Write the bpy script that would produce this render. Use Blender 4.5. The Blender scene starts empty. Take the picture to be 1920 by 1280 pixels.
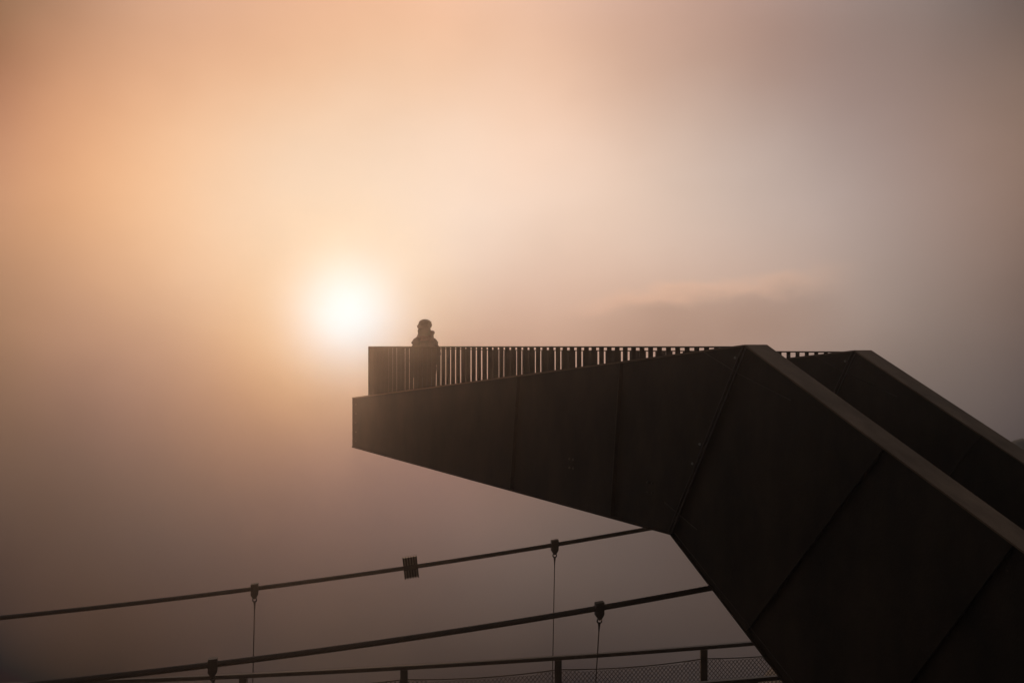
import bpy, bmesh, math, random
from mathutils import Vector, Matrix, noise
from math import radians as R, sin, cos, tan, atan2, pi, exp, sqrt

random.seed(4)
SC = bpy.context.scene
COL = SC.collection

# ------------------------------------------------------------------ camera, sky, sun, exposure
FOC = 1867.0                     # focal length in photo pixels (35 mm on a 36 mm sensor)
CZ = 1.7                         # eye height above the hillside path
cam_d = bpy.data.cameras.new('camera')
cam_d.lens = 35.0
cam_d.sensor_width = 36.0
cam_d.clip_start = 0.05
cam_d.clip_end = 3000
cam = bpy.data.objects.new('camera', cam_d)
COL.objects.link(cam)
cam.location = (0, 0, CZ)
cam.rotation_euler = (R(90) + math.atan(9 / FOC), 0, 0)
SC.camera = cam

SUN_AZ, SUN_EL = R(-9.5), R(1.8)
SUN_DIR = Vector((sin(SUN_AZ) * cos(SUN_EL), cos(SUN_AZ) * cos(SUN_EL), sin(SUN_EL)))

# broad glows of lit cloud: azimuth, elevation (degrees), tightness, linear colour
#BLOBS_BEGIN
BLOBS = [
    (-35, 25, 12, -0.5096, -0.2948, -0.2406),
    (-35, -18, 12, -0.6380, -0.3141, -0.1286),
    (0, 25, 12, 1.7426, 1.4131, 1.2940),
    (0, -18, 12, -0.1314, -0.0570, 0.0243),
    (35, 25, 12, -0.3594, -0.1335, -0.0639),
    (35, -18, 12, -0.1573, -0.1323, -0.1054),
    (-30, 18, 50, -0.5783, -0.4380, -0.4315),
    (-30, 10, 50, 0.5821, 0.2871, 0.2960),
    (-30, 2, 50, -0.2731, -0.1532, -0.1544),
    (-30, -6, 50, 0.2393, 0.0575, 0.0156),
    (-30, -15, 50, 0.2272, 0.1107, 0.0143),
    (-20, 18, 50, 0.1803, 0.0934, 0.0706),
    (-20, 10, 50, 0.0644, -0.0917, -0.1218),
    (-20, 2, 50, 0.6090, 0.2866, -0.0736),
    (-20, -6, 50, -0.3063, -0.0927, 0.0669),
    (-20, -15, 50, 0.2377, 0.0652, -0.0331),
    (-10, 18, 50, -0.4722, -0.6973, -0.7354),
    (-10, 10, 50, -0.0047, 0.3095, 0.2540),
    (-10, 2, 50, -0.2025, -0.1666, 0.0652),
    (-10, -6, 50, 0.0428, -0.0547, -0.1490),
    (-10, -15, 50, 0.0339, 0.0351, 0.0235),
    (0, 18, 50, -0.6857, -0.6269, -0.6589),
    (0, 10, 50, 0.8037, 0.6198, 0.5957),
    (0, 2, 50, -0.7244, -0.6763, -0.7526),
    (0, -6, 50, 0.3611, 0.3429, 0.3469),
    (0, -15, 50, -0.1603, -0.1653, -0.1809),
    (10, 18, 50, -0.8106, -0.7471, -0.6695),
    (10, 10, 50, 0.3877, 0.2921, 0.1836),
    (10, 2, 50, -0.4642, -0.2357, -0.1269),
    (10, -6, 50, -0.0074, -0.0761, -0.0924),
    (10, -15, 50, 0.1151, 0.0792, 0.0310),
    (20, 18, 50, -0.1051, -0.1652, -0.2084),
    (20, 10, 50, -0.1953, -0.1014, -0.0099),
    (20, 2, 50, 0.3562, 0.2008, 0.1119),
    (20, -6, 50, -0.0920, -0.0521, -0.0427),
    (20, -15, 50, 0.0047, -0.0083, -0.0149),
    (30, 18, 50, -0.1966, -0.1571, -0.1390),
    (30, 10, 50, 0.3621, 0.1413, 0.0362),
    (30, 2, 50, -0.2666, -0.1830, -0.1507),
    (30, -6, 50, 0.0852, 0.0492, 0.0488),
    (30, -15, 50, 0.0997, 0.0671, 0.0309),
    (-9.4, 1.8, 250, -0.0641, -0.0538, -0.1869),
    (-9.4, 1.8, 800, 0.0595, 0.3786, 0.6883),
    (-9.4, 1.8, 2200, -0.0689, -0.0142, -0.0500),
    (-15, -2, 150, 0.0683, -0.0132, -0.0464),
    (-3, -2, 150, 0.1227, 0.0363, 0.0057),
    (5, 1, 150, 0.2657, 0.1181, 0.0741),
    (13, 1, 150, 0.2101, 0.0736, 0.0199),
    (21, 1, 150, -0.0418, -0.0309, -0.0326),
    (-22, 0, 150, -0.1466, -0.0921, 0.0150),
    (-28.5, 19.5, 300, 0.0829, 0.0548, 0.0268),
    (28.5, 19.5, 300, -0.0537, -0.0823, -0.0805),
]
#BLOBS_END

w = bpy.data.worlds.new('World')
SC.world = w
w.use_nodes = True
nt = w.node_tree
nt.nodes.clear()
N = nt.nodes.new
L = nt.links.new
wo = N('ShaderNodeOutputWorld')
bg = N('ShaderNodeBackground')
bg.inputs['Strength'].default_value = 1.0
L(bg.outputs[0], wo.inputs[0])
tc = N('ShaderNodeTexCoord')
nrm = N('ShaderNodeVectorMath'); nrm.operation = 'NORMALIZE'
L(tc.outputs['Generated'], nrm.inputs[0])
D = nrm.outputs[0]


def vm(op, a, b=None, s=None):
    n = N('ShaderNodeVectorMath'); n.operation = op
    for k, v in ((0, a), (1, b)):
        if v is None: continue
        if isinstance(v, (tuple, list, Vector)): n.inputs[k].default_value = tuple(v)
        else: L(v, n.inputs[k])
    if s is not None:
        if isinstance(s, (int, float)): n.inputs['Scale'].default_value = s
        else: L(s, n.inputs['Scale'])
    return n.outputs['Value'] if op == 'DOT_PRODUCT' else n.outputs[0]


def mth(op, a, b=None, c=None, clamp=False):
    n = N('ShaderNodeMath'); n.operation = op; n.use_clamp = clamp
    for k, v in ((0, a), (1, b), (2, c)):
        if v is None: continue
        if isinstance(v, (int, float)): n.inputs[k].default_value = v
        else: L(v, n.inputs[k])
    return n.outputs[0]


def mrange(v, a, b, c, d, kind='SMOOTHSTEP'):
    n = N('ShaderNodeMapRange'); n.interpolation_type = kind
    L(v, n.inputs[0])
    for k, x in ((1, a), (2, b), (3, c), (4, d)): n.inputs[k].default_value = x
    return n.outputs[0]


def wnoise(vec, scale, detail, rough=0.5):
    n = N('ShaderNodeTexNoise')
    n.inputs['Scale'].default_value = scale
    n.inputs['Detail'].default_value = detail
    n.inputs['Roughness'].default_value = rough
    L(vec, n.inputs['Vector'])
    return n


def polar(az, el):
    a, e = R(az), R(el)
    return (sin(a) * cos(e), cos(a) * cos(e), sin(e))


sky = N('ShaderNodeTexSky')
sky.sky_type = 'NISHITA'
sky.sun_disc = False
sky.sun_elevation = SUN_EL
sky.sun_rotation = SUN_AZ
sky.dust_density = 4.0
sky.air_density = 1.0
# the clear sky reaches the eye only through thick cloud, so it is looked up well above the horizon
hd = N('ShaderNodeSeparateXYZ'); L(D, hd.inputs[0])
cmb = N('ShaderNodeCombineXYZ'); L(hd.outputs[0], cmb.inputs[0]); L(hd.outputs[1], cmb.inputs[1])
L(mth('MULTIPLY_ADD', hd.outputs[2], 0.35, 0.45), cmb.inputs[2])
L(cmb.outputs[0], sky.inputs[0]) if len(sky.inputs) else None
total = vm('SCALE', sky.outputs[0], s=0.05)
# the cloud drifts: bend the direction a little before looking up the glows
nz = wnoise(D, 3.2, 3.0, 0.5)
off = vm('SCALE', vm('SUBTRACT', nz.outputs['Color'], (0.5, 0.5, 0.5)), s=0.10)
DW = vm('NORMALIZE', vm('ADD', D, off))
sepD = N('ShaderNodeSeparateXYZ'); L(D, sepD.inputs[0])
# overall cloud light: brighter towards the zenith and the sunny side, dim valley fog below
up = mrange(sepD.outputs[2], -0.45, 0.75, 0.0, 1.0)
side = mrange(vm('DOT_PRODUCT', D, SUN_DIR), -1.0, 1.0, 0.0, 1.0)
lvl = mth('MULTIPLY', mth('MULTIPLY_ADD', up, 0.28, 0.006), side)
total = vm('ADD', total, vm('SCALE', (1.0, 0.86, 0.80), s=lvl))
for az, el, k, r, g, b in BLOBS:
    c = polar(az, el)
    d = vm('DOT_PRODUCT', DW if k < 200 else D, c)
    e = mth('EXPONENT', mth('MULTIPLY_ADD', d, k, -k))
    total = vm('ADD', total, vm('SCALE', (r, g, b), s=e))
# warm glow added out of view on the left, for contrast on the steel plates
total = vm('ADD', total, vm('SCALE', (0.34, 0.245, 0.185), s=mth('EXPONENT', mth('MULTIPLY_ADD', vm('DOT_PRODUCT', D, polar(-52, 4)), 14, -14))))
# a faint bank of cloud low on the right with a sunlit upper edge
az_t = mth('DIVIDE', sepD.outputs[0], mth('MAXIMUM', sepD.outputs[1], 0.05))
el_t = mth('DIVIDE', sepD.outputs[2], mth('MAXIMUM', sepD.outputs[1], 0.05))
nb = wnoise(vm('MULTIPLY', D, (1.0, 1.0, 2.2)), 11.0, 4.0, 0.55)
edge = mth('ADD', mth('MULTIPLY_ADD', az_t, 0.13, 0.031), mth('MULTIPLY_ADD', nb.outputs[0], 0.052, -0.026))
dep = mth('SUBTRACT', edge, el_t)
below = mth('MULTIPLY', mrange(dep, -0.004, 0.022, 0.0, 1.0), mrange(dep, 0.025, 0.085, 1.0, 0.25))
rim = mth('MULTIPLY', mrange(mth('SUBTRACT', edge, el_t), -0.012, 0.002, 0.0, 1.0),
          mrange(mth('SUBTRACT', edge, el_t), 0.002, 0.018, 1.0, 0.0))
rng = mth('MULTIPLY', mrange(az_t, 0.03, 0.16, 0.0, 1.0), mrange(az_t, 0.26, 0.37, 1.0, 0.0))
fade = mrange(el_t, -0.10, 0.0, 0.0, 1.0)
bank = mth('MULTIPLY', mth('MULTIPLY', below, rng), fade)
total = vm('MULTIPLY', total, vm('ADD', (1, 1, 1), vm('SCALE', (-0.17, -0.20, -0.22), s=bank)))
total = vm('MULTIPLY', total, vm('ADD', (1, 1, 1), vm('SCALE', (0.15, 0.075, 0.0), s=mth('MULTIPLY', rim, rng))))
# soft unevenness of the fog
n2 = wnoise(D, 5.0, 4.0, 0.5)
n3 = wnoise(vm('MULTIPLY', DW, (1.0, 1.0, 2.6)), 7.0, 6.0, 0.55)
total = vm('SCALE', total, s=mth('MULTIPLY_ADD', n2.outputs[0], 0.20, 0.90))
total = vm('MULTIPLY', total, vm('ADD', (1, 1, 1), vm('SCALE', (0.06, 0.085, 0.12), s=mth('ADD', n3.outputs[0], -0.5))))
total = vm('MAXIMUM', total, (0.0, 0.0, 0.0))
L(total, bg.inputs[0])

sun_d = bpy.data.lights.new('sun', 'SUN')
SUN_STRENGTH = 0.64
sun_d.energy = SUN_STRENGTH
sun_d.angle = R(3.0)
sun_d.color = (1.0, 0.56, 0.32)
sun = bpy.data.objects.new('sun', sun_d)
COL.objects.link(sun)
sun.rotation_euler = SUN_DIR.to_track_quat('Z', 'Y').to_euler()

vs = SC.view_settings
vs.view_transform = 'Standard'
vs.look = 'None'
vs.exposure = 0
vs.gamma = 1
vs.use_curve_mapping = False
cy = SC.cycles
cy.volume_bounces = 1
cy.max_bounces = 5
cy.diffuse_bounces = 3
cy.glossy_bounces = 2
cy.use_denoising = True


# ------------------------------------------------------------------ materials
def mat(name, c1, c2, rough=0.75, metal=0.0, scale=4.0, bump=0.0, bscale=40.0, stretch=(1, 1, 1), spec=0.4):
    m = bpy.data.materials.new(name); m.use_nodes = True
    t = m.node_tree; b = t.nodes['Principled BSDF']
    tcn = t.nodes.new('ShaderNodeTexCoord')
    mp = t.nodes.new('ShaderNodeMapping'); mp.inputs['Scale'].default_value = stretch
    t.links.new(tcn.outputs['Object'], mp.inputs[0])
    n1 = t.nodes.new('ShaderNodeTexNoise'); n1.inputs['Scale'].default_value = scale
    n1.inputs['Detail'].default_value = 8; n1.inputs['Roughness'].default_value = 0.62
    t.links.new(mp.outputs[0], n1.inputs['Vector'])
    cr = t.nodes.new('ShaderNodeValToRGB')
    cr.color_ramp.elements[0].position = 0.32; cr.color_ramp.elements[1].position = 0.70
    cr.color_ramp.elements[0].color = (*c1, 1); cr.color_ramp.elements[1].color = (*c2, 1)
    t.links.new(n1.outputs[0], cr.inputs[0])
    t.links.new(cr.outputs[0], b.inputs['Base Color'])
    b.inputs['Metallic'].default_value = metal
    b.inputs['Specular IOR Level'].default_value = spec
    mr = t.nodes.new('ShaderNodeMapRange')
    mr.inputs[3].default_value = rough - 0.1; mr.inputs[4].default_value = min(1, rough + 0.1)
    t.links.new(n1.outputs[0], mr.inputs[0]); t.links.new(mr.outputs[0], b.inputs['Roughness'])
    if bump:
        n3 = t.nodes.new('ShaderNodeTexNoise'); n3.inputs['Scale'].default_value = bscale
        n3.inputs['Detail'].default_value = 5
        t.links.new(mp.outputs[0], n3.inputs['Vector'])
        bp = t.nodes.new('ShaderNodeBump'); bp.inputs['Strength'].default_value = bump
        bp.inputs['Distance'].default_value = 0.02
        t.links.new(n3.outputs[0], bp.inputs['Height']); t.links.new(bp.outputs[0], b.inputs['Normal'])
    return m


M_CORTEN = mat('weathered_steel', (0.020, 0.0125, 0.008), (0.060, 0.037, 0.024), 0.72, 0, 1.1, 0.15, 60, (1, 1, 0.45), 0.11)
M_CAP_SKYLIT = mat('weathered_steel_skylit', (0.115, 0.070, 0.044), (0.215, 0.138, 0.092), 0.8, 0, 2.2, 0.25, 70, (0.5, 1, 1), 0.1)  # web steel made lighter: sky light on the caps is in the colour
M_EDGE = mat('worn_steel', (0.045, 0.031, 0.022), (0.085, 0.060, 0.043), 0.75, 0, 9, 0.15, 80)
M_RAIL = mat('steel_baluster', (0.035, 0.024, 0.018), (0.06, 0.042, 0.031), 0.8, 0, 5, 0.1, 80, (1, 1, 0.3), 0.15)
M_BOLT = mat('galvanised_bolt', (0.22, 0.19, 0.165), (0.36, 0.32, 0.28), 0.5, 0.5, 20)
M_DECK = mat('deck_grating', (0.08, 0.07, 0.06), (0.14, 0.12, 0.10), 0.85, 0, 8, 0.4, 90)
M_CABLE = mat('cable_steel', (0.030, 0.023, 0.020), (0.055, 0.043, 0.037), 0.7, 0.0, 25, 0.2, 120)
M_GALV = mat('bridge_steel', (0.032, 0.026, 0.023), (0.058, 0.047, 0.041), 0.7, 0.0, 9, 0.15, 60)
M_WOOD = mat('weathered_planks', (0.09, 0.065, 0.045), (0.17, 0.125, 0.09), 0.9, 0, 3, 0.4, 50, (6, 1, 1))
M_ROCK = mat('moor_grass_and_rock', (0.018, 0.017, 0.011), (0.044, 0.035, 0.026), 0.95, 0, 0.55, 0.8, 3.0)
M_COAT = mat('winter_coat', (0.030, 0.020, 0.018), (0.055, 0.036, 0.032), 0.9, 0, 14, 0.5, 30)
M_TROUS = mat('dark_trousers', (0.030, 0.030, 0.034), (0.05, 0.05, 0.055), 0.9, 0, 14, 0.5, 40)
M_HAT = mat('knitted_hat', (0.075, 0.055, 0.045), (0.12, 0.09, 0.07), 0.95, 0, 18, 0.8, 90, (1, 1, 3))
M_SCARF = mat('scarf_cloth', (0.10, 0.05, 0.045), (0.16, 0.085, 0.075), 0.95, 0, 20, 0.6, 60)
M_SKIN = mat('skin', (0.42, 0.26, 0.19), (0.50, 0.32, 0.24), 0.6, 0, 10)
M_BOOT = mat('boot_leather', (0.025, 0.018, 0.014), (0.045, 0.032, 0.025), 0.6, 0, 12)
M_EYE = mat('eye', (0.03, 0.02, 0.02), (0.05, 0.04, 0.03), 0.2)
M_CONC = mat('concrete', (0.20, 0.19, 0.175), (0.32, 0.30, 0.28), 0.9, 0, 2.5, 0.4, 30)


# ------------------------------------------------------------------ mesh helpers
def link(name, bm, m, parent=None, smooth=False, recalc=True):
    if recalc: bmesh.ops.recalc_face_normals(bm, faces=bm.faces[:])
    me = bpy.data.meshes.new(name)
    bm.to_mesh(me); bm.free()
    if smooth:
        for p in me.polygons: p.use_smooth = True
    me.materials.append(m)
    o = bpy.data.objects.new(name, me)
    COL.objects.link(o)
    if parent is not None: o.parent = parent
    return o


def empty(name, loc, rotz=0, parent=None):
    o = bpy.data.objects.new(name, None)
    COL.objects.link(o)
    o.location = loc; o.rotation_euler = (0, 0, rotz)
    if parent is not None: o.parent = parent
    return o


def tag(o, label=None, cat=None, group=None, kind=None):
    if label: o['label'] = label
    if cat: o['category'] = cat
    if group: o['group'] = group
    if kind: o['kind'] = kind
    return o


def hexa(bm, p):          # eight corners: bottom ring 0-3, top ring 4-7
    v = [bm.verts.new(q) for q in p]
    for f in ((0, 1, 2, 3), (7, 6, 5, 4), (0, 4, 5, 1), (1, 5, 6, 2), (2, 6, 7, 3), (3, 7, 4, 0)):
        bm.faces.new([v[i] for i in f])
    return v


def box(bm, lo, hi):
    x0, y0, z0 = lo; x1, y1, z1 = hi
    return hexa(bm, [(x0, y0, z0), (x1, y0, z0), (x1, y1, z0), (x0, y1, z0),
                     (x0, y0, z1), (x1, y0, z1), (x1, y1, z1), (x0, y1, z1)])


def frame_of(t, upv=Vector((0, 0, 1))):
    t = t.normalized()
    if abs(t.dot(upv)) > 0.95: upv = Vector((1, 0, 0))
    a = t.cross(upv).normalized()
    return a, t.cross(a).normalized() * -1


def tube(bm, pts, r, n=8, cap=True):
    pts = [Vector(p) for p in pts]
    rings = []
    for i, p in enumerate(pts):
        t = (pts[min(i + 1, len(pts) - 1)] - pts[max(i - 1, 0)])
        a, b = frame_of(t)
        rr = r[i] if isinstance(r, (list, tuple)) else r
        rings.append([bm.verts.new(p + a * (rr * cos(2 * pi * k / n)) + b * (rr * sin(2 * pi * k / n))) for k in range(n)])
    for q in range(len(rings) - 1):
        for k in range(n):
            bm.faces.new((rings[q][k], rings[q][(k + 1) % n], rings[q + 1][(k + 1) % n], rings[q + 1][k]))
    if cap:
        bm.faces.new(rings[0][::-1]); bm.faces.new(rings[-1])


def bar(bm, a, b, w_, h_, upv=Vector((0, 0, 1))):      # rectangular bar from a to b
    a = Vector(a); b = Vector(b)
    s, u = frame_of(b - a, upv)
    s = s * (w_ / 2); u = u * (h_ / 2)
    hexa(bm, [a - s - u, a + s - u, a + s + u, a - s + u, b - s - u, b + s - u, b + s + u, b - s + u])


def disc(bm, c, nrm_, r, h, n=10):
    nrm_ = Vector(nrm_).normalized()
    tube(bm, [Vector(c), Vector(c) + nrm_ * h], r, n)


def torus(bm, c, ax, R_, r, n=14, m=6):
    c = Vector(c); ax = Vector(ax).normalized(); a, b = frame_of(ax)
    rings = []
    for i in range(n):
        th = 2 * pi * i / n
        rad = a * cos(th) + b * sin(th)
        rings.append([bm.verts.new(c + rad * (R_ + r * cos(2 * pi * j / m)) + ax * (r * sin(2 * pi * j / m))) for j in range(m)])
    for i in range(n):
        for j in range(m):
            bm.faces.new((rings[i][j], rings[i][(j + 1) % m], rings[(i + 1) % n][(j + 1) % m], rings[(i + 1) % n][j]))


# ------------------------------------------------------------------ hillside
def sstep(a, b, x):
    t = max(0.0, min(1.0, (x - a) / (b - a)))
    return t * t * (3 - 2 * t)


def ground_h(x, y):            # height relative to the eye
    yy = max(y, 0.0)
    side = x - (2.6 + 0.44 * yy)
    # shelf the camera stands on, hollow under the girders, ridge further back
    shelf = -1.75 - 4.9 * sstep(0.8, 5.5, y) + 2.62 * sstep(22, 40, y)
    shelf += 0.30 * noise.noise(Vector((x * 0.11, y * 0.11, 3.1))) * sstep(3, 10, abs(x) + yy)
    if y < 0: shelf += 0.42 * max(0, -y - 3)
    shelf += 0.16 * max(0, x - 34)
    drop = max(0.0, -side) * (0.95 if y > 0.8 else 0.95 * sstep(-3, 0.8, y)) * sstep(0.6, 4.0, y + 0.0)
    far = max(0.0, y - 43) * 1.2
    z = shelf - drop - far
    if x < -4: z -= 0.55 * (-x - 4) * sstep(-30, 0, y)
    rough = 0.35 * noise.noise(Vector((x * .5, y * .5, 0))) + 0.14 * noise.noise(Vector((x * 1.7, y * 1.7, 5)))
    z += rough * sstep(2.0, 6.0, abs(x) + yy)
    return max(z, -46.0)


bm = bmesh.new()
XS = [-58 + 116 * i / 170 for i in range(171)]
YS = [-44 + 89.5 * j / 150 for j in range(151)]
grid = [[bm.verts.new((x, y, CZ + ground_h(x, y))) for x in XS] for y in YS]
for j in range(len(YS) - 1):
    for i in range(len(XS) - 1):
        bm.faces.new((grid[j][i], grid[j][i + 1], grid[j + 1][i + 1], grid[j + 1][i]))
g = link('hillside', bm, M_ROCK, None, True)
tag(g, 'dark rounded hillside ridge rising behind the far steel girder', 'hillside', kind='structure')

# ------------------------------------------------------------------ viewing platform
# local axes: X runs out along the platform towards its tip, Y points out of the near face, Z up from eye height
DV = Vector((-0.5563, 0.8310, 0))
root = empty('viewing_platform', (2.809, 12.0, CZ), atan2(DV.y, DV.x))
tag(root, 'dark weathering steel viewing platform with folded girders, reaching out into the fog', 'viewing platform')

WID = 0.38          # girder thickness
GAP = 3.07          # spacing of the girders
SKEW = 0.766        # the far girder folds a little further out
S_TIP, S_END = 11.19, -7.2
def top_z(s): return (0.02 - 0.0996 * s) if s >= 0 else 0.02 + 0.5573 * s
KNEE = (1.308, -2.47)
def bot_z(s):
    if s >= KNEE[0]: return KNEE[1] + (s - KNEE[0]) * 0.0318
    return KNEE[1] + (s - KNEE[0]) * 0.743

# seams: (s at the top edge, s at the bottom edge)
SEAMS_IN = [(4.90, 5.12), (2.34, 2.55), (0.0, KNEE[0]), (-1.93, 0.0), (-3.32, -1.47), (-5.3, -3.4), (S_END, S_END + 1.5)]


def girder(loc, S_TIP, dish=1.0):
    SEAMS = [(S_TIP, S_TIP)] + SEAMS_IN
    gr = empty('side_girder', loc, 0, root)
    # web: slightly dished plates, one per field between seams
    bm = bmesh.new()
    NU, NV = 14, 10
    for k in range(len(SEAMS) - 1):
        (a0, b0), (a1, b1) = SEAMS[k], SEAMS[k + 1]
        amp = (0.012, 0.070, 0.072, 0.060, 0.060, 0.055, 0.05)[k] * dish
        vv = []
        for i in range(NU + 1):
            u = i / NU
            row = []
            st, sb = a0 + (a1 - a0) * u, b0 + (b1 - b0) * u
            for j in range(NV + 1):
                v = j / NV
                s_ = st + (sb - st) * v
                z_ = top_z(st) + (bot_z(sb) - top_z(st)) * v
                # plate lies back from the previous seam and comes forward to the next
                h = amp * (0.10 * (1 - u) ** 2 * (4 * u + 0.0) - (1 - u) ** 2 * 0.9)
                row.append(bm.verts.new((s_, h - 0.002, z_)))
            vv.append(row)
        for i in range(NU):
            for j in range(NV):
                f = bm.faces.new((vv[i][j], vv[i + 1][j], vv[i + 1][j + 1], vv[i][j + 1]))
                f.smooth = True
        # edge strip closing the step at the seam, and the plain inner face
        if k:
            for j in range(NV):
                a, b = vv[0][j].co, vv[0][j + 1].co
                q = [bm.verts.new(c) for c in (a, b, (b.x, -0.002, b.z), (a.x, -0.002, a.z))]
                bm.faces.new(q)
        q = [(a0, top_z(a0)), (a1, top_z(a1)), (b1, bot_z(b1)), (b0, bot_z(b0))]
        bm.faces.new([bm.verts.new((s, -WID + 0.002, z)) for s, z in q])
    # closing faces at tip and root
    for s in (S_TIP, ):
        bm.faces.new([bm.verts.new(c) for c in ((s, 0, top_z(s)), (s, 0, bot_z(s)), (s, -WID, bot_z(s)), (s, -WID, top_z(s)))])
    wb = link('web_plate', bm, M_CORTEN, gr, False, recalc=False)
    # cap plate, proud of the web
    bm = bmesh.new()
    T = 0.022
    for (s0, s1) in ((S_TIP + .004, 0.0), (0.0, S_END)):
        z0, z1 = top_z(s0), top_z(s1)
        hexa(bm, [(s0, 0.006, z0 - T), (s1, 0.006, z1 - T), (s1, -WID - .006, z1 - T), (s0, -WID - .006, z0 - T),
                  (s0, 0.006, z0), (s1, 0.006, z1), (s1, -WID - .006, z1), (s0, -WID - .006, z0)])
    link('cap_plate', bm, M_CAP_SKYLIT, gr)
    # bottom flange
    bm = bmesh.new()
    for (s0, s1) in ((S_TIP + .003, KNEE[0]), (KNEE[0], S_END + 1.5)):
        z0, z1 = bot_z(s0), bot_z(s1)
        hexa(bm, [(s0, 0.010, z0 - .004), (s1, 0.010, z1 - .004), (s1, -WID - .01, z1 - .004), (s0, -WID - .01, z0 - .004),
                  (s0, 0.010, z0 + .022), (s1, 0.010, z1 + .022), (s1, -WID - .01, z1 + .022), (s0, -WID - .01, z0 + .022)])
    link('bottom_flange', bm, M_CORTEN, gr)
    # raised double strip where the girder folds
    bm = bmesh.new()
    d = Vector((KNEE[0], 0, KNEE[1] - 0.02)).normalized()
    nrm2 = Vector((d.z, 0, -d.x))
    for o_ in (-0.030, 0.022):
        a = Vector((0, 0.006, -0.01)) + nrm2 * o_; b = Vector((KNEE[0], 0.006, KNEE[1] + .03)) + nrm2 * o_
        bar(bm, a, b, 0.014, 0.018, Vector((0, 1, 0)))
    link('fold_strip', bm, M_EDGE, gr)
    # weld beads of the folded corner plates and of the bottom chord
    for pts in (((0.70, -0.07), (0.10, -0.335), (-0.70, -0.62)),
                ((1.42, -2.06), (0.82, -2.33)),
                ((1.22, -2.44), (-1.4, -4.30), (-3.2, -5.62))):
        bm = bmesh.new()
        tube(bm, [(s, 0.002, z) for s, z in pts], 0.0045, 6)
        link('weld_bead', bm, M_EDGE, gr)
    # seam covers
    for (a, b) in SEAMS[1:3]:
        bm = bmesh.new()
        tube(bm, [(a, 0.000, top_z(a) - .03), (b, 0.000, bot_z(b) + .03)], 0.0045, 6)
        link('weld_bead', bm, M_EDGE, gr)
    # bolts: row at the tip, two clusters, two on the fold strip
    spots = [(S_TIP - 0.19, top_z(S_TIP) - 0.14 - 0.195 * i) for i in range(5)]
    for cs, cz_ in ((3.46, -1.75), (1.71, -1.90)):
        spots += [(cs + dx, cz_ + dz) for dx in (-0.045, 0.045) for dz in (-0.065, 0.065)]
    spots += [(0.16, -0.14), (0.765, -1.24), (0.90, -1.50)]
    for s, z in spots:
        bm = bmesh.new()
        disc(bm, (s, -0.004, z), (0, 1, 0), 0.017, 0.010, 10)
        disc(bm, (s, 0.006, z), (0, 1, 0), 0.010, 0.010, 6)
        link('bolt', bm, M_BOLT if s < 1.0 else M_EDGE, gr)
    return gr


girder((0, 0, 0), S_TIP)
girder((SKEW, -GAP, -0.077), S_TIP - SKEW, 0.3)

# railings: flat bars set across the line of the rail, standing on the cap plate
SP, S_RAIL = 0.1785, 10.70
def bal_bm(h, along=True):
    bm = bmesh.new()
    if along: box(bm, (-0.004, -0.0425, 0), (0.004, 0.0425, h))
    else: box(bm, (-0.025, -0.004, 0), (0.025, 0.004, h))
    return bm

n_bal = 0
def railing(xoff, yoff, zoff, keep, S_RAIL):
    rl = empty('railing', (xoff, yoff, zoff), 0, root)
    bm = bmesh.new()
    box(bm, (0.16, -0.046, -0.020), (S_RAIL + 0.005, 0.046, 0.0))
    link('top_rail', bm, M_RAIL, rl)
    rest = bmesh.new(); k = 0
    s = 0.30
    cnt = 0
    while s < S_RAIL:
        zb = top_z(s)
        if zb < -0.045:
            if cnt < keep:
                b = link('baluster', bal_bm(-0.020 - zb), M_RAIL, rl); b.location = (s, 0, zb)
            else:
                box(rest, (s - 0.004, -0.0425, zb), (s + 0.004, 0.0425, -0.020)); k += 1
            cnt += 1
        s += SP
    if k: link('balusters', rest, M_RAIL, rl)['kind'] = 'stuff'
    else: rest.free()
    return cnt

railing(0, -WID / 2, 0.0, 99, S_RAIL)
railing(SKEW, -WID / 2 - GAP, -0.077, 34, S_RAIL - SKEW)
# railing across the tip
DECK = -1.25
er = empty('end_railing', (S_RAIL, -WID / 2, 0), 0, root)
bm = bmesh.new()
hexa(bm, [(-.05, -.05, -.02), (.05, -.05, -.02), (.05, -GAP + .05, -.095), (-.05, -GAP + .05, -.095),
          (-.05, -.05, 0), (.05, -.05, 0), (.05, -GAP + .05, -.075), (-.05, -GAP + .05, -.075)])
link('top_rail', bm, M_RAIL, er)
# corner post plates
for y_, z_ in ((0.0, 0.0), (-GAP, -0.075)):
    bm = bmesh.new()
    zb = top_z(S_RAIL)
    box(bm, (-0.05, y_ - 0.05, zb + z_ + (0.09 if y_ else 0)), (0.006, y_ + 0.05, z_ - 0.02))
    link('corner_post', bm, M_RAIL, er)
nb_ = 17
for i in range(1, nb_):
    f = i / nb_
    y_ = -GAP * f
    bm = bal_bm(-0.02 - 0.075 * f - (DECK + 0.002), False)
    b = link('baluster', bm, M_RAIL, er); b.location = (0, y_, DECK + 0.002)

# deck between the girders and stairs leading up to it
bm = bmesh.new()
box(bm, (0.94, -GAP + 0.012, DECK - 0.12), (S_TIP - 0.02, -WID - 0.012, DECK))
link('deck', bm, M_DECK, root)
for i in range(20):
    s1 = 0.94 - 0.305 * i; z1 = DECK - 0.17 * (i + 1)
    bm = bmesh.new()
    box(bm, (s1 - 0.335, -GAP + 0.012, z1 - 0.05), (s1 - 0.003, -WID - 0.012, z1))
    box(bm, (s1 - 0.012, -GAP + 0.014, z1 + 0.001), (s1 - 0.004, -WID - 0.014, z1 + 0.118 if i else z1 + 0.05))
    link('stair_tread', bm, M_DECK, root)

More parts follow.
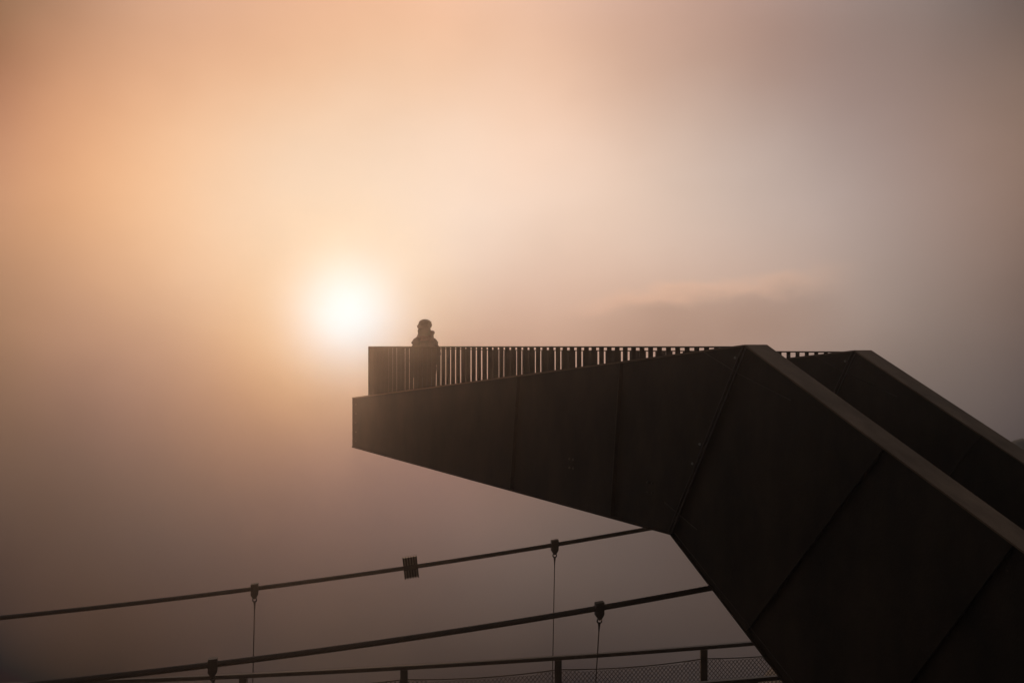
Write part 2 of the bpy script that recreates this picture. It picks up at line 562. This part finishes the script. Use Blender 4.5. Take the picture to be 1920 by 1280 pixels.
# ------------------------------------------------------------------ suspension footbridge
broot = empty('suspension_bridge', (0, 16.5, CZ - 6.6), 0)
tag(broot, 'suspension footbridge with two sagging cables, hangers and wire mesh handrail passing below the platform', 'footbridge')
BO = Vector((0, 16.5, CZ - 6.6))
U = Vector((0.985, 0.17, 0)); UN = Vector((0.17, -0.985, 0))
RS = 0.975                              # railing line sits a little inside the far cable


def quad(xs, ys):                       # least squares parabola
    n = len(xs)
    S = [sum(x ** k for x in xs) for k in range(5)]
    Y = [sum(y * x ** k for x, y in zip(xs, ys)) for k in range(3)]
    A = Matrix(((S[0], S[1], S[2]), (S[1], S[2], S[3]), (S[2], S[3], S[4])))
    c = A.inverted() @ Vector(Y)
    return lambda t: c[0] + c[1] * t + c[2] * t * t

zf = quad([-3.77, .18, 2.76, 5.27, 6.9], [-4.315, -4.029, -3.736, -3.476, -3.239])
zn = quad([-2.03, 0, 5.196, 6.85], [-4.276, -4.136, -3.65, -3.42])
zr = quad([-2.6, 0, 2.65, 5.29, 7.91, 8.92], [-5.416, -5.435, -5.456, -5.443, -5.389, -5.36])
def PF(k): return Vector((-4.445, 16.5, CZ)) + U * k + Vector((0, 0, zf(k)))
def PN(k): return Vector((-3.9, 13.0, CZ)) + U * k + Vector((0, 0, zn(k)))
def PR(k, side=0, dz=0): return Vector((-4.445 * RS, 16.5 * RS, CZ)) + U * (k * RS) + UN * (1.75 * side) + Vector((0, 0, zr(k) * RS + dz))


def rope(path, rad, step=0.035, lay=0.42, strands=6):
    """a wire rope: outer strands wound round the path"""
    bm = bmesh.new()
    n = len(path)
    rs = rad * 0.36; ro = rad - rs * 0.92
    tube(bm, path[::4] + [path[-1]], rad * 0.72, 8)
    for q in range(strands):
        pts = []
        for i, p in enumerate(path):
            t = path[min(i + 1, n - 1)] - path[max(i - 1, 0)]
            a, b = frame_of(t)
            th = 2 * pi * (q / strands + i * step / lay)
            pts.append(p + a * (ro * cos(th)) + b * (ro * sin(th)))
        tube(bm, pts, rs, 5)
    for v in bm.verts: v.co -= BO
    return bm


for (fn, rad) in ((PF, 0.037), (PN, 0.041)):
    K0, K1 = -16.0, 12.6
    n = int((K1 - K0) / 0.035)
    link('main_cable', rope([fn(K0 + (K1 - K0) * i / n) for i in range(n + 1)], rad), M_CABLE, broot, True)


def clamp(p, t, low, sc=1.0):
    """plate clamp gripping the cable, shackle eye and the thin hanger below it"""
    t = t.normalized(); n_ = Vector((t.y, -t.x, 0)).normalized(); upv = n_.cross(t).normalized()
    if upv.z < 0: upv = -upv
    prof = [(-.062, .085), (.062, .085), (.062, -.095), (.028, -.150), (-.028, -.150), (-.062, -.095)]
    bm = bmesh.new()
    # body hangs plumb, slightly wider grip plates front and back
    for y0, y1, k in ((-0.052, 0.052, 1.0), ):
        ring = []
        for yy in (y0, y1):
            ring.append([bm.verts.new(p + U * (x * k * sc) + UN * yy + Vector((0, 0, z * sc)) + Vector((0, 0, x * t.z))) for x, z in prof])
        bm.faces.new(ring[0]); bm.faces.new(ring[1][::-1])
        for i in range(6):
            bm.faces.new((ring[0][i], ring[1][i], ring[1][(i + 1) % 6], ring[0][(i + 1) % 6]))
    for x, z in ((-.038, .055), (.038, .055), (-.038, -.06), (.038, -.06)):
        disc(bm, p + U * x * sc + UN * 0.050 + Vector((0, 0, z * sc)), UN, 0.012, 0.016, 6)
    for v in bm.verts: v.co -= BO
    cl = link('cable_clamp', bm, M_GALV, broot)
    bm = bmesh.new()
    e = p + Vector((0, 0, -0.190 * sc))
    torus(bm, e, UN, 0.033 * sc, 0.0115, 14, 6)
    torus(bm, e + Vector((0, 0, 0.032 * sc)), U, 0.020 * sc, 0.008, 12, 6)
    hd = (low - p).normalized()
    tube(bm, [e + hd * .03, e + hd * .10, e + hd * .16], [.022 * sc, .014, .010], 7)
    for v in bm.verts: v.co -= BO
    link('shackle', bm, M_GALV, broot)
    bm = bmesh.new()
    n = 24
    a = e + hd * .10
    tube(bm, [a + (low - a) * (i / n) for i in range(n + 1)], 0.0085, 6)
    for v in bm.verts: v.co -= BO
    link('hanger_rod', bm, M_GALV, broot)


def cross_beam(k):
    bm = bmesh.new()
    bar(bm, PR(k, -0.25, -1.22) - BO, PR(k, 1.4, -1.22) - BO, 0.10, 0.12)
    link('cross_beam', bm, M_GALV, broot)


hang = {-5.2: None, 0.18: None, 5.33: None, 10.5: None}
for kf, kn, kp in ((-5.0, -5.2, -5.1), (0.18, 0.0, 0.1), (5.27, 5.196, 5.3), (10.4, 10.4, 10.5)):
    lf = PR(kp, -0.22, -1.20)
    ln = PR(kp, 1.30, -1.20)
    clamp(PF(kf), PF(kf + .1) - PF(kf), lf, 0.98)
    clamp(PN(kn), PN(kn + .1) - PN(kn), ln, 0.95)
    cross_beam(kp)

# ribbed block gripping the far cable
kb = 2.76
pb = PF(kb); tb = (PF(kb + .1) - pb).normalized()
ub = (Vector((0, 0, 1)) - tb * tb.z).normalized(); nbv = tb.cross(ub)
rcb = empty('ribbed_cable_block', (0, 0, 0), 0, broot)
bm = bmesh.new()
def obox(c, hx, hy, hz):
    hexa(bm, [c + tb * (sx * hx) + nbv * (sy * hy) + ub * (sz * hz) for sz in (-1, 1) for sx, sy in ((-1, -1), (1, -1), (1, 1), (-1, 1))])
obox(pb, 0.117, 0.012, 0.172)
for v in bm.verts: v.co -= BO
link('backing_plate', bm, M_BOLT, rcb)
bm = bmesh.new()
for i in range(6):
    obox(pb + tb * (-0.112 + 0.0448 * i), 0.0095, 0.068, 0.180)
obox(pb, 0.118, 0.052, 0.040)
for v in bm.verts: v.co -= BO
link('rib_plates', bm, M_GALV, rcb)

# handrails, posts, mesh
POSTS = [-2.65 * 2, -2.65, 0.0, 2.65, 5.33, 8.0, 10.6]
for side in (0, 1):
    n = 60
    bm = bmesh.new()
    ks = [-7 + (11.6 + 7) * i / n for i in range(n + 1)]
    for a, b in zip(ks[:-1], ks[1:]):
        bar(bm, PR(a, side) - BO, PR(b, side) - BO, 0.07, 0.062)
    link('handrail', bm, M_GALV, broot)
    for kp in (POSTS if side == 0 else [k + 0.18 for k in POSTS]):
        bm = bmesh.new()
        a = PR(kp, side, -0.032) - BO; b = PR(kp, side, -1.2) - BO
        bar(bm, a, b, 0.085, 0.118, Vector((1, 0, 0)))
        link('handrail_post', bm, M_GALV, broot)
    # mesh panels between posts: top wire sags a little
    pl = POSTS if side == 0 else [k + 0.18 for k in POSTS]
    for pa, pc in zip(pl[:-1], pl[1:]):
        bm = bmesh.new()
        def top(k):
            f = (k - pa) / (pc - pa)
            return -0.195 - 0.05 * 4 * f * (1 - f)
        m_ = 16
        for i in range(m_):
            ka, kb_ = pa + (pc - pa) * i / m_, pa + (pc - pa) * (i + 1) / m_
            bar(bm, PR(ka, side, top(ka)) - BO, PR(kb_, side, top(kb_)) - BO, 0.016, 0.016)
        cell = 0.072
        cnt_ = int((pc - pa) * RS / cell)
        H_ = 0.95
        rise = H_ / (cell * 1.0)
        for sgn in (-1, 1):
            for i in range(-16, cnt_ + 17):
                k0 = pa + (pc - pa) * i / cnt_
                dk = sgn * H_ / 1.15 / RS
                # wire from the foot (k0) to the head (k0 + dk), clipped to the panel and the top wire
                seg = []
                for q in range(25):
                    f = q / 24
                    k_ = k0 + dk * f
                    z_ = -1.17 + H_ * f + 0.0
                    if pa + .04 <= k_ <= pc - .04 and z_ <= top(k_):
                        seg.append(PR(k_, side, z_) - BO)
                if len(seg) > 1: bar(bm, seg[0], seg[-1], 0.0085, 0.0085)
        link('mesh_panel', bm, M_CABLE, broot)
# plank deck
bm = bmesh.new()
k = -7.0
while k < 11.5:
    a = PR(k + .09, -0.02, -1.14) - BO; b = PR(k + .09, 1.02, -1.14) - BO
    bar(bm, a, b, 0.17, 0.035)
    k += 0.185
link('plank_deck', bm, M_WOOD, broot)


# ------------------------------------------------------------------ person
def skin(name, verts, edges, radii, m, parent, root_i=0, sub=2):
    me = bpy.data.meshes.new(name)
    me.from_pydata([tuple(v) for v in verts], edges, [])
    o = bpy.data.objects.new(name, me)
    COL.objects.link(o); o.parent = parent
    sk = o.modifiers.new('skin', 'SKIN'); sk.use_smooth_shade = True
    for i, sv in enumerate(me.skin_vertices[0].data):
        r = radii[i]; sv.radius = r if isinstance(r, tuple) else (r, r)
        sv.use_root = (i == root_i)
    ss = o.modifiers.new('subsurf', 'SUBSURF'); ss.levels = sub; ss.render_levels = sub
    me.materials.append(m)
    return o


def loft(bm, rings, n=20, wob=0.0, seed=0):
    """rings: (cx, cy, cz, rx, ry, tilt about x)"""
    rr = []
    for (cx, cy_, cz_, rx, ry, tl) in rings:
        ring = []
        for k_ in range(n):
            th = 2 * pi * k_ / n
            wv = 1 + wob * noise.noise(Vector((cos(th) * 2 + seed, sin(th) * 2, cz_ * 14)))
            x, y = rx * wv * cos(th), ry * wv * sin(th)
            ring.append(bm.verts.new((cx + x, cy_ + y * cos(tl), cz_ + y * sin(tl))))
        rr.append(ring)
    for a, b in zip(rr[:-1], rr[1:]):
        for k_ in range(n):
            bm.faces.new((a[k_], a[(k_ + 1) % n], b[(k_ + 1) % n], b[k_]))
    bm.faces.new(rr[0][::-1]); bm.faces.new(rr[-1])


def person():
    # local: faces +X (towards the tip and the sun), feet at z = 0
    s_, t_ = 9.79, 0.98
    pos = root.matrix_world_loc if hasattr(root, 'matrix_world_loc') else None
    rot = atan2(DV.y, DV.x)
    loc = Vector((2.809, 12.0, CZ)) + DV * s_ + Vector((0.831, 0.5563, 0)) * t_ + Vector((0, 0, DECK))
    P = empty('person', loc, rot + R(8))
    tag(P, 'person in padded coat, scarf and knitted hat standing at the tip railing', 'person')
    V, E_, Rd = [], [], []
    def add(p, r, prev=None):
        V.append(p); Rd.append(r)
        if prev is not None: E_.append((prev, len(V) - 1))
        return len(V) - 1
    pel = add((0, 0, .94), (.125, .15))
    bel = add((0.01, 0, 1.08), (.11, .14), pel)
    che = add((0, 0, 1.27), (.115, .165), bel)
    nkb = add((-.01, 0, 1.44), (.075, .085), che)
    nk = add((0.0, 0, 1.51), .055, nkb)
    jaw = add((0.02, 0, 1.575), (.075, .06), nk)
    hd = add((0.012, 0, 1.65), (.095, .075), jaw)
    hd2 = add((0.0, 0, 1.71), (.08, .068), hd)
    nose = add((0.112, 0, 1.625), .014, hd)
    for sd in (-1, 1):
        add((0.0, .082 * sd, 1.63), .014, hd)       # ear
        sh = add((-.01, .17 * sd, 1.385), .062, che)
        el = add((-.03, .235 * sd, 1.11), .045, sh)
        wr = add((.05, .225 * sd, .88), .029, el)
        pm = add((.062, .218 * sd, .825), (.033, .02), wr)
        for fi, (fx, ln) in enumerate(((-.022, .060), (-.007, .072), (.009, .075), (.025, .066))):
            a = add((.062 + fx, .214 * sd, .775), .0095, pm)
            b = add((.068 + fx, .205 * sd, .775 - ln * .5), .0088, a)
            add((.072 + fx, .192 * sd, .775 - ln), .0075, b)
        a = add((.098, .205 * sd, .812), .0105, pm)
        b = add((.112, .196 * sd, .785), .0095, a)
        add((.114, .19 * sd, .760), .008, b)
        hip = add((0, .095 * sd, .86), .085, pel)
        kn = add((.015, .105 * sd, .48), .056, hip)
        an = add((-.01, .11 * sd, .10), .038, kn)
        bl = add((.07, .12 * sd, .035), .034, an)
        add((.15, .13 * sd, .03), .026, bl)
    skin('body', V, E_, Rd, M_SKIN, P, 0, 1)
    # coat with sleeves
    bm = bmesh.new()
    loft(bm, [(.0, 0, .60, .185, .24, 0), (.0, 0, .62, .205, .265, 0), (.0, 0, .80, .205, .272, 0), (.0, 0, .95, .19, .252, 0),
              (.0, 0, 1.05, .165, .222, 0), (.0, 0, 1.18, .178, .238, 0), (-.005, 0, 1.28, .175, .245, 0), (-.01, 0, 1.35, .160, .235, 0),
              (-.012, 0, 1.39, .128, .185, 0), (-.012, 0, 1.43, .10, .13, 0), (-.01, 0, 1.46, .07, .08, 0)], 28, 0.10, 5)
    for sd in (-1, 1):
        path = [(-.012, .125 * sd, 1.385), (-.014, .165 * sd, 1.372), (-.018, .205 * sd, 1.345), (-.024, .242 * sd, 1.295), (-.032, .268 * sd, 1.22), (-.042, .284 * sd, 1.15),
                (-.046, .290 * sd, 1.09), (-.030, .290 * sd, 1.02), (.0, .284 * sd, .95), (.03, .268 * sd, .89), (.048, .252 * sd, .855)]
        tube(bm, path, [.055, .076, .088, .094, .094, .090, .092, .084, .080, .070, .064], 16)
    link('coat', bm, M_COAT, P, True)
    # trousers
    V3, E3, R3 = [(0, 0, .92)], [], [(.135, .165)]
    for sd in (-1, 1):
        i0 = len(V3)
        V3 += [(0, .10 * sd, .80), (.012, .108 * sd, .50), (0, .112 * sd, .30), (-.008, .112 * sd, .13)]
        R3 += [.108, .088, .080, .072]
        E3 += [(0, i0), (i0, i0 + 1), (i0 + 1, i0 + 2), (i0 + 2, i0 + 3)]
    skin('trousers', V3, E3, R3, M_TROUS, P, 0, 2)
    for sd in (-1, 1):
        bm = bmesh.new()
        y = .115 * sd
        loft(bm, [(.045, y, .0, .135, .055, 0), (.045, y, .03, .14, .056, 0), (.03, y, .075, .115, .052, 0),
                  (-.005, y, .12, .072, .055, 0), (-.01, y, .20, .068, .062, 0), (-.01, y, .215, .05, .045, 0)], 18)
        link('boot', bm, M_BOOT, P, True)
    # knitted hat, slouching back to the near side
    bm = bmesh.new()
    loft(bm, [(.0, 0.01, 1.60, .118, .118, .12), (.0, 0.01, 1.625, .134, .136, .12), (.0, 0.008, 1.66, .136, .140, .12),
              (-.012, 0.0, 1.685, .132, .138, .06), (-.022, -.008, 1.72, .140, .146, 0), (-.03, -.006, 1.755, .128, .130, 0),
              (-.03, 0.002, 1.785, .098, .098, 0), (-.03, 0.006, 1.806, .055, .055, 0), (-.03, 0.008, 1.812, .012, .012, 0)], 32, 0.26, 3)
    link('knitted_hat', bm, M_HAT, P, True)
    # long hair under the hat
    bm = bmesh.new()
    loft(bm, [(-.03, 0.02, 1.42, .10, .125, 0), (-.035, 0.02, 1.50, .130, .140, 0), (-.03, 0.02, 1.58, .130, .142, 0),
              (-.02, 0.01, 1.64, .105, .11, 0)], 20, 0.10, 8)
    link('hair', bm, M_HAT, P, True)
    # thick scarf and raised hood, its fold sticking out on the near side
    bm = bmesh.new()
    loft(bm, [(-.01, 0.0, 1.36, .15, .185, .0), (-.015, -.005, 1.40, .168, .200, .0), (-.015, -.012, 1.445, .165, .195, -.05),
              (-.01, -.022, 1.475, .145, .172, -.08), (-.01, -.040, 1.51, .142, .160, -.10), (-.01, -.046, 1.545, .135, .146, -.12),
              (-.01, -.052, 1.565, .118, .125, -.12)], 32, 0.32, 1)
    link('scarf', bm, M_SCARF, P, True)
    for sd in (-1, 1):
        bm = bmesh.new()
        bmesh.ops.create_uvsphere(bm, u_segments=10, v_segments=8, radius=.012)
        for v in bm.verts: v.co += Vector((.092, .032 * sd, 1.655))
        link('eye', bm, M_EYE, P, True)
person()

# ------------------------------------------------------------------ fog
bm = bmesh.new()
box(bm, (-62, -48, CZ - 48), (62, 47, CZ + 22))
m = bpy.data.materials.new('haze'); m.use_nodes = True
t = m.node_tree; t.nodes.clear()
out = t.nodes.new('ShaderNodeOutputMaterial'); pv = t.nodes.new('ShaderNodeVolumePrincipled')
pv.inputs['Color'].default_value = (0.95, 0.93, 0.92, 1)
pv.inputs['Density'].default_value = 0.0022
pv.inputs['Anisotropy'].default_value = 0.88
t.links.new(pv.outputs[0], out.inputs['Volume'])
hz = link('haze', bm, m)
tag(hz, kind='stuff')
